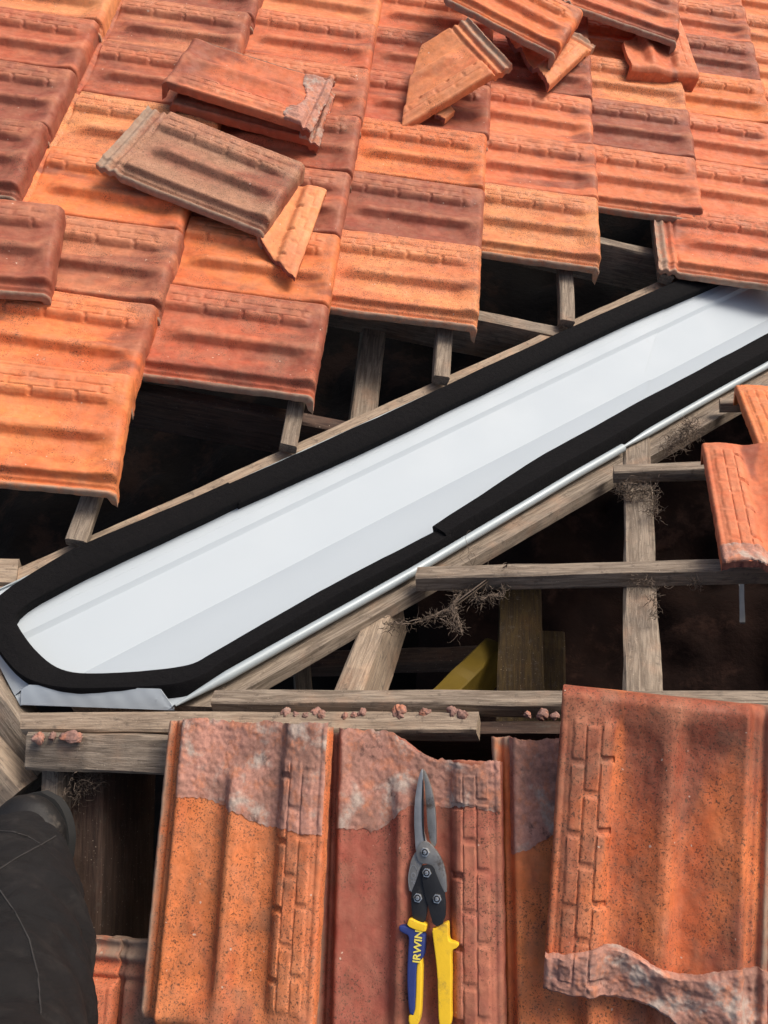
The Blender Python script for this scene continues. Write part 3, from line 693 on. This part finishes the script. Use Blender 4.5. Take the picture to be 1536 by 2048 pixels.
# ------------------------------------------------------------------ root fibres, cobwebs, mortar crumbs
def fibres(name, pts, n, length, spread, seed, label, r=.0007, droop=.3, cat='cobweb', ropes=0):
    rg = random.Random(seed); vs = []; fs = []
    for k in range(ropes):                      # strands that follow the path, twisting round it
        base = len(vs); a0 = rg.uniform(0, 50); amp = rg.uniform(.3, 1.)*spread; i0 = rg.randint(0, len(pts)//2); i1 = rg.randint(len(pts)//2+2, len(pts))
        seq = pts[i0:i1]; rr = r*rg.uniform(.8, 2.0)
        for i, p in enumerate(seq):
            o = Vector((float(fbm(i*.35+a0, 1, seed)), float(fbm(i*.35+a0, 5, seed)), float(fbm(i*.35+a0, 9, seed))))*amp*2.4
            for q in range(3): vs.append(Vector(p)+o+Vector((math.cos(q*2.094), math.sin(q*2.094), .4*math.sin(q*2.094)))*rr)
        for i in range(len(seq)-1):
            for q in range(3):
                a = base+i*3+q; b_ = base+i*3+(q+1) % 3; fs.append((a, b_, b_+3, a+3))
    for k in range(n):
        P = Vector(rg.choice(pts)) + Vector((rg.gauss(0,1), rg.gauss(0,1), rg.gauss(0,1)))*spread
        d = Vector((rg.gauss(0,1), rg.gauss(0,1), rg.gauss(0,1)-droop)).normalized(); rr = r*rg.uniform(.5, 1.6)
        m_ = rg.randint(6, 12); seg = length*rg.uniform(.4, 1.2)/m_
        base = len(vs)
        for i in range(m_+1):
            s1 = d.orthogonal().normalized(); s2 = d.cross(s1)
            for q in range(3): vs.append(P + (s1*math.cos(q*2.094)+s2*math.sin(q*2.094))*rr*(1-.6*i/m_))
            P = P + d*seg; d = (d + Vector((rg.gauss(0,1), rg.gauss(0,1), rg.gauss(0,1)-droop*.5))*.45).normalized()
        for i in range(m_):
            for q in range(3):
                a = base+i*3+q; b_ = base+i*3+(q+1) % 3; fs.append((a, b_, b_+3, a+3))
    me = bpy.data.meshes.new(name); me.from_pydata([tuple(v) for v in vs], [], fs); me.shade_smooth()
    return tag(link(name, me, M['web']), label, cat)
def seg_pts(*p):
    out = []
    for a, b_ in zip(p[:-1], p[1:]):
        for i in range(12): out.append(lerp(a, b_, i/12))
    return out
A_ = lambda x, y, h=-.01: on(PLA, h, x, y)
fibres('root_tangle', seg_pts(A_(770,1252,-.03), A_(850,1240,-.03), A_(905,1215,-.03), A_(925,1180,-.03), A_(955,1200,-.03), A_(1005,1190,-.03), A_(1012,1130,0)) + seg_pts(A_(905,1215,-.03), A_(925,1262,-.04), A_(880,1238,-.03)), 420, .020, .0045, 1, 'tangled dusty roots hanging from the left end of the middle batten', .0006, ropes=26)
fibres('root_tangle', seg_pts(A_(1240,975), A_(1265,985), A_(1300,978), A_(1312,1030)), 260, .03, .006, 2, 'fuzzy dusty cobweb clump where the rafter meets the short batten', .0006)
fibres('root_tangle', seg_pts(A_(1262,1165), A_(1312,1168), A_(1308,1240)), 110, .016, .004, 3, 'fuzz of fibres on the rafter just below the middle batten', .0005)
fibres('root_tangle', seg_pts(A_(1330,900), A_(1370,870), A_(1385,850), A_(1345,890)), 260, .035, .008, 4, 'matted cobweb under the valley board near the upper right tile', .0006)
fibres('root_tangle', seg_pts(on(PN,-.02,130,1555), on(PN,-.03,190,1560), on(PN,-.03,140,1600)), 130, .03, .007, 5, 'pale cobweb under the wide batten beside the boot', .0005)
fibres('root_tangle', seg_pts(on(PLB,-.02,1120,655), on(PLB,-.02,1135,650)), 70, .015, .004, 6, 'small dust clump where a rafter meets the valley board', .0006)
fibres('root_tangle', seg_pts(A_(1385,1165), A_(1400,1170)), 40, .018, .004, 7, 'little fibre tuft hanging under the middle batten at right', .0005)
fibres('hanging_thread', seg_pts(A_(930,1085), A_(950,1130), A_(975,1160)), 14, .07, .006, 8, 'few dark loose threads over the left end of the middle batten', .0005)
def rock(name, P, r, seed, label, group, mat=None, sq=(1,.8,.7), rot=None):
    bm = bmesh.new(); bmesh.ops.create_icosphere(bm, subdivisions=4, radius=r)
    for v in bm.verts:
        c = v.co/r; k = 1+.55*float(fbm(c.x*1.6+seed, c.y*1.6+c.z*1.3, seed, 4))+.22*float(fbm(c.x*6+seed, c.y*6+c.z*5, seed+3, 3))
        v.co = Vector((v.co.x*sq[0], v.co.y*sq[1], v.co.z*sq[2]))*k
    me = bpy.data.meshes.new(name); bm.to_mesh(me); bm.free(); me.shade_smooth()
    mm = Matrix.Rotation(seed*1.3 if rot is None else rot, 4, 'Z'); mm.translation = P
    return tag(link(name, me, mat or M['crumb'], None, mm), label, 'mortar crumb', group)
crumbs = [(570,1426,.010,'first'),(592,1430,.006,''),(632,1424,.009,''),(644,1430,.008,''),(612,1431,.006,''),(690,1432,.006,''),(708,1431,.006,''),(724,1427,.008,''),(800,1424,.013,'big'),(850,1426,.009,''),(905,1425,.011,''),(925,1430,.009,''),(1085,1430,.010,''),(1055,1430,.006,''),(1110,1432,.007,'')]
for k, (x, y, r, w) in enumerate(crumbs):
    lab = 'pinkish mortar crumb, %s from the left in the slot between the two ridge battens' % (ordw+['fifteenth'])[sorted(c_[0] for c_ in crumbs).index(x)]
    rock('mortar_crumb', on(PLA, .002, x, y), r*.85, k+1, lab, 'mortar crumbs along the ridge slot')
rock('mortar_crumb', on(PN, .004, 76, 1476), .009, 31, 'round crumb between the two battens at lower left, below the steel lip', 'mortar crumbs left')
rock('mortar_crumb', on(PN, .002, 142, 1474), .011, 33, 'flat long crumb between the two battens at lower left', 'mortar crumbs left', sq=(1.5,.7,.4), rot=0.)
rock('mortar_crumb', on(PN, .000, 105, 1472), .006, 35, 'tiny crumb between the two bigger ones at lower left', 'mortar crumbs left')

# ------------------------------------------------------------------ tin snips on the dark red tile
mw2 = t2.matrix_world.copy()
class TP: pass
tp = TP(); tp.O = mw2.translation.copy(); tp.x = mw2.to_3x3().col[0].copy(); tp.y = mw2.to_3x3().col[1].copy(); tp.n = mw2.to_3x3().col[2].copy()
SH = .0275
sn_mw = frame(on(tp, SH, 848, 1790), tp.x, tp.y, tp.n); sn_inv = sn_mw.inverted()
def S(X, Y):
    p = sn_inv @ on(tp, SH+.004, 600+X/2.934, 1350+Y/2.934); return (p.x, p.y)
snips = tag(root_empty('tin_snips'), 'tin snips with one blue and one yellow grip, lying on the dark red tile', 'tin snips')
snips.matrix_world = sn_mw
def cr(pts, it=2):
    for _ in range(it):
        out = []
        for k in range(len(pts)):
            a, b_ = pts[k], pts[(k+1) % len(pts)]
            out.append((a[0]*.75+b_[0]*.25, a[1]*.75+b_[1]*.25)); out.append((a[0]*.25+b_[0]*.75, a[1]*.25+b_[1]*.75))
        pts = out
    return pts
def prism(name, pts, z0, z1, mat, parent, bev=.0008, segs=2, it=1, px=True):
    q = [S(*p) for p in pts] if px else pts
    if it: q = cr(q, it)
    bm = bmesh.new(); lo = [bm.verts.new((x, y, z0)) for x, y in q]
    f = bm.faces.new(lo); r = bmesh.ops.extrude_face_region(bm, geom=[f])
    vs = [v for v in r['geom'] if isinstance(v, bmesh.types.BMVert)]
    for v in vs: v.co.z = z1
    bmesh.ops.recalc_face_normals(bm, faces=bm.faces)
    if bev:
        ed = [e for e in bm.edges if all(v in vs for v in e.verts)]
        bmesh.ops.bevel(bm, geom=ed, offset=bev, segments=segs, profile=.6, affect='EDGES', clamp_overlap=True)
    big = [f for f in bm.faces if len(f.verts) > 4]
    bmesh.ops.triangulate(bm, faces=big)
    me = bpy.data.meshes.new(name); bm.to_mesh(me); bm.free(); me.shade_smooth(); me.set_sharp_from_angle(angle=rad(32))
    return link(name, me, mat, parent)
bl = prism('blade', [(716,546),(700,585),(684,660),(672,750),(669,860),(674,960),(680,1040),(700,1085),(745,1075),(778,1030),(745,985),(722,900),(722,760),(722,620),(724,560)], .0, .0050, M['steel_bright'], snips, .0016)
prism('blade_edge', [(722,600),(716,700),(715,860),(724,960),(740,1000),(728,900),(726,760),(728,640)], .0048, .0056, M['black_steel'], bl, 0)
prism('blade', [(720,548),(738,572),(752,610),(778,690),(793,790),(799,900),(799,1015),(762,990),(746,900),(738,760),(728,640)], -.0015, .0028, M['steel'], snips, .0012)
prism('jaw', [(682,1030),(652,1080),(637,1150),(634,1265),(655,1272),(672,1272),(705,1160),(715,1110),(760,1070),(740,1000)], .0, .0040, M['steel'], snips, .001)
jw = prism('jaw', [(700,985),(742,968),(795,1015),(835,1080),(857,1150),(866,1270),(848,1276),(835,1272),(800,1180),(780,1128),(752,1105),(715,1108),(690,1080),(680,1030)], .0030, .0068, M['steel'], snips, .0012)
prism('handle_link', [(706,1130),(722,1114),(748,1124),(728,1200),(752,1290),(750,1370),(732,1465),(662,1450),(648,1290),(688,1190)], .0015, .0050, M['black_steel'], snips, .0007)
prism('handle_link', [(728,1112),(770,1108),(792,1130),(800,1160),(830,1230),(858,1290),(856,1450),(788,1480),(762,1380),(737,1290),(720,1210),(716,1140)], .0040, .0076, M['black_steel'], snips, .0007)
for X, Y, z in ((737,1037,.0068),(748,1157,.0076),(693,1306,.0050),(808,1309,.0076)):
    cx, cy = S(X, Y); r = .0054
    hx = prism('bolt', [(cx+r*math.cos(k*PI/3+.4), cy+r*math.sin(k*PI/3+.4)) for k in range(6)], z-.001, z+.0022, M['nickel'], snips, .0006, 2, 0, False)
    prism('bolt_core', [(cx+.0037*math.cos(k*PI/10), cy+.0037*math.sin(k*PI/10)) for k in range(20)], z+.0015, z+.0026, M['black_steel'], hx, .0002, 1, 0, False)
    prism('bolt_pin', [(cx+.0023*math.cos(k*PI/10), cy+.0023*math.sin(k*PI/10)) for k in range(20)], z+.0020, z+.0034, M['nickel'], hx, .0006, 2, 0, False)
g1 = prism('grip', [(582,1472),(600,1466),(625,1468),(650,1478),(738,1506),(733,1600),(728,1650),(714,1668),(694,1682),(687,1720),(684,1850),(677,1992),(655,1988),(643,1975),(634,1850),(632,1740),(636,1640),(642,1560),(640,1525),(618,1515),(588,1500)], -.004, .0086, M['blue_grip'], snips, .0030, 4)
prism('grip_collar', [(638,1440),(645,1424),(662,1426),(700,1446),(747,1458),(745,1480),(738,1506),(690,1494),(632,1468)], -.003, .0100, M['yellow_grip'], g1, .0016, 3)
prism('grip_insert', [(722,1662),(716,1850),(712,1980),(704,2030),(690,2052),(655,2056),(640,2035),(641,1985),(676,1990),(684,1850),(687,1720),(694,1680)], -.004, .0082, M['yellow_grip'], g1, .0028, 4)
prism('grip', [(778,1484),(800,1482),(858,1447),(872,1449),(873,1500),(874,1545),(886,1562),(922,1563),(936,1578),(926,1596),(896,1608),(889,1650),(893,1750),(889,1900),(893,2020),(880,2065),(835,2068),(818,2040),(814,1900),(810,1750),(798,1640),(786,1550)], -.004, .0092, M['yellow_grip'], snips, .0036, 4)
# embossed oval mark with letters on the left jaw
def letters(body, X, Y, size, ang, z, mat, parent, ex=.0004, name='lettering'):
    cu = bpy.data.curves.new('letters', 'FONT'); cu.body = body; cu.size = size; cu.extrude = ex; cu.align_x = 'CENTER'; cu.align_y = 'CENTER'; cu.offset = size*.022
    ob = bpy.data.objects.new('letters', cu); COL.objects.link(ob)
    dg = bpy.context.evaluated_depsgraph_get(); me = bpy.data.meshes.new_from_object(ob.evaluated_get(dg)); bpy.data.objects.remove(ob)
    o = link(name, me, mat, parent); cx, cy = S(X, Y)
    o.matrix_local = Matrix.Translation((cx, cy, z)) @ Matrix.Rotation(ang, 4, 'Z'); return o
a0 = math.atan2(S(710,1540)[1]-S(678,1640)[1], S(710,1540)[0]-S(678,1640)[0])
letters('IRWIN', 697, 1588, .0118, math.atan2(S(697,1535)[1]-S(688,1645)[1], S(697,1535)[0]-S(688,1645)[0]), .0088, M['yellow_ink'], g1)
# ring
def ring(cx, cy, rx, ry, w, z0, z1, mat, parent, name):
    vs = []; fs = []; n = 40
    for k in range(n):
        a = 2*PI*k/n; ca, sa = math.cos(a), math.sin(a)
        for rr, z in ((0, z0), (0, z1), (w, z1), (w, z0)): vs.append((cx+(rx-rr)*ca, cy+(ry-rr)*sa, z))
    for k in range(n):
        for j in range(4): fs.append((k*4+j, k*4+(j+1) % 4, ((k+1) % n)*4+(j+1) % 4, ((k+1) % n)*4+j))
    return link(name, mesh_from(vs, fs, name, True, 40), mat, parent)
cx, cy = S(664,1195)
ring(cx, cy, .0150, .0058, .0007, .0036, .0044, M['steel_bright'], snips, 'embossed_ring')
letters('CFP', 664, 1192, .0075, math.atan2(S(664,1225)[1]-S(664,1160)[1], S(664,1225)[0]-S(664,1160)[0]), .0040, M['steel_bright'], snips, .0004)

# ------------------------------------------------------------------ person: leg in black work trousers and boot
person = tag(root_empty('person'), 'person at lower left in black work trousers with knee patch and dusty black boot', 'person')
def tube(name, path, mat, parent, seg=40, sub=10, folds=.004, seed=0, up=Vector((0,0,1))):
    """path: (center, radius_a, radius_b)"""
    P = [Vector(p[0]) for p in path]; n = len(P); st = []
    def cat(vals, t):
        i = min(int(t), n-2); f = t-i
        p0 = vals[max(i-1,0)]; p1 = vals[i]; p2 = vals[i+1]; p3 = vals[min(i+2,n-1)]
        return .5*((2*p1)+(p2-p0)*f+(2*p0-5*p1+4*p2-p3)*f*f+(3*p1-p0-3*p2+p3)*f**3)
    ra = [p[1] for p in path]; rb = [p[2] for p in path]; N = (n-1)*sub
    for i in range(N+1):
        t = (n-1)*i/N; c = cat(P, t); d = (cat(P, min(n-1, t+.02))-cat(P, max(0, t-.02))).normalized()
        s1 = up.cross(d); s1 = s1.normalized() if s1.length > .05 else Vector((1,0,0)); s2 = d.cross(s1)
        A, B2 = cat(ra, t), cat(rb, t)
        row = []
        for k in range(seg):
            a = 2*PI*k/seg; w = 1 + folds/.06*float(fbm(math.cos(a)*1.6+t*2.4+seed, math.sin(a)*1.6+t*1.1, seed, 3))
            row.append(c + (s1*A*math.cos(a)+s2*B2*math.sin(a))*w)
        st.append(row)
    return link(name, strip_mesh(st, name, True, True, 75), mat, parent)
toe = on(PN, .055, 54, 1660); heel = on(PN, .045, 20, 1960)
bd = (toe-heel).normalized()
tube('boot', [(toe+bd*.044, .006, .006), (toe+bd*.038, .026, .018), (toe+bd*.020, .044, .032), (toe, .052, .040), (toe-bd*.05, .054, .046), (toe-bd*.11, .045, .055), (heel+bd*.03, .042, .055), (heel, .038, .045), (heel-bd*.02, .01, .01)], M['boot'], person, 40, 8, .0015, 3)
sol = []
for i in range(41):
    t = i/40; c = lerp(toe+bd*.045, heel-bd*.015, t); w = .050*min(1, math.sqrt(max(0, 1-(1-min(1, t/.28))**2))+.02)*(1-.12*math.sin(PI*min(1, max(0, (t-.3)/.5)))) * min(1, math.sqrt(max(0, 1-max(0, (t-.88)/.12)**2))+.05)
    nn = PN.n; lat = bd.cross(nn).normalized(); base = c - nn*.036
    sol.append([base-lat*w, base-lat*w+nn*.016, base+lat*w+nn*.016, base+lat*w])
link('boot_sole', strip_mesh(sol, 'boot_sole', True, True, 40), M['sole'], person)
knee = at(72,1770,.93)
ank = on(PN, .12, 20, 1800)
hip = at(-150,2500,.55)
tube('trouser_leg', [(at(20,1722,1.10), .012, .010), (at(20,1726,1.085), .045, .040), (at(16,1742,1.06), .060, .055), (at(14,1790,1.01), .068, .068), (at(6,1870,.95), .072, .076), (at(-10,1960,.89), .074, .080), (at(-26,2070,.83), .075, .084), (at(-90,2300,.72), .085, .09), (hip, .09, .09)], M['fabric'], person, 96, 14, .010, 9)
tube('trouser_shin', [(on(PN,.13,20,1990), .038, .040), (at(56,1965,1.13), .038, .045), (at(56,1860,1.12), .044, .060), (at(50,1780,1.12), .046, .058), (at(42,1740,1.12), .042, .045), (at(64,1722,1.12), .02, .02)], M['fabric'], person, 56, 8, .008, 11)
def seam(pts, r=.0007):
    st = []
    for i, p in enumerate(pts):
        d = (pts[min(i+1, len(pts)-1)]-pts[max(i-1, 0)]).normalized(); s1 = d.orthogonal().normalized(); s2 = d.cross(s1)
        st.append([p+(s1*math.cos(k*PI/3)+s2*math.sin(k*PI/3))*r for k in range(6)])
    return link('seam', strip_mesh(st, 'seam', True, True, 80), M['seam'], person)
bpy.context.view_layer.update()
leg = [o for o in person.children if o.name.startswith('trouser_leg')][0]
def onleg(x, y):
    ok, loc, nor, idx = leg.ray_cast(CAM, ray(x, y)); return (loc+nor*.0004) if ok else None
for poly in ([(-10,1746),(0,1738),(40,1712),(82,1690),(115,1670)], [(-10,1662),(25,1664),(55,1673),(82,1690)], [(0,1782),(30,1825),(58,1880),(75,1950),(82,2040)]):
    pts = []
    for a, b_ in zip(poly[:-1], poly[1:]):
        for i in range(8):
            p = onleg(a[0]+(b_[0]-a[0])*i/8, a[1]+(b_[1]-a[1])*i/8)
            if p is not None: pts.append(p)
    if len(pts) > 4: seam(pts)
print('tiles', nd, 'objects', len(bpy.data.objects))
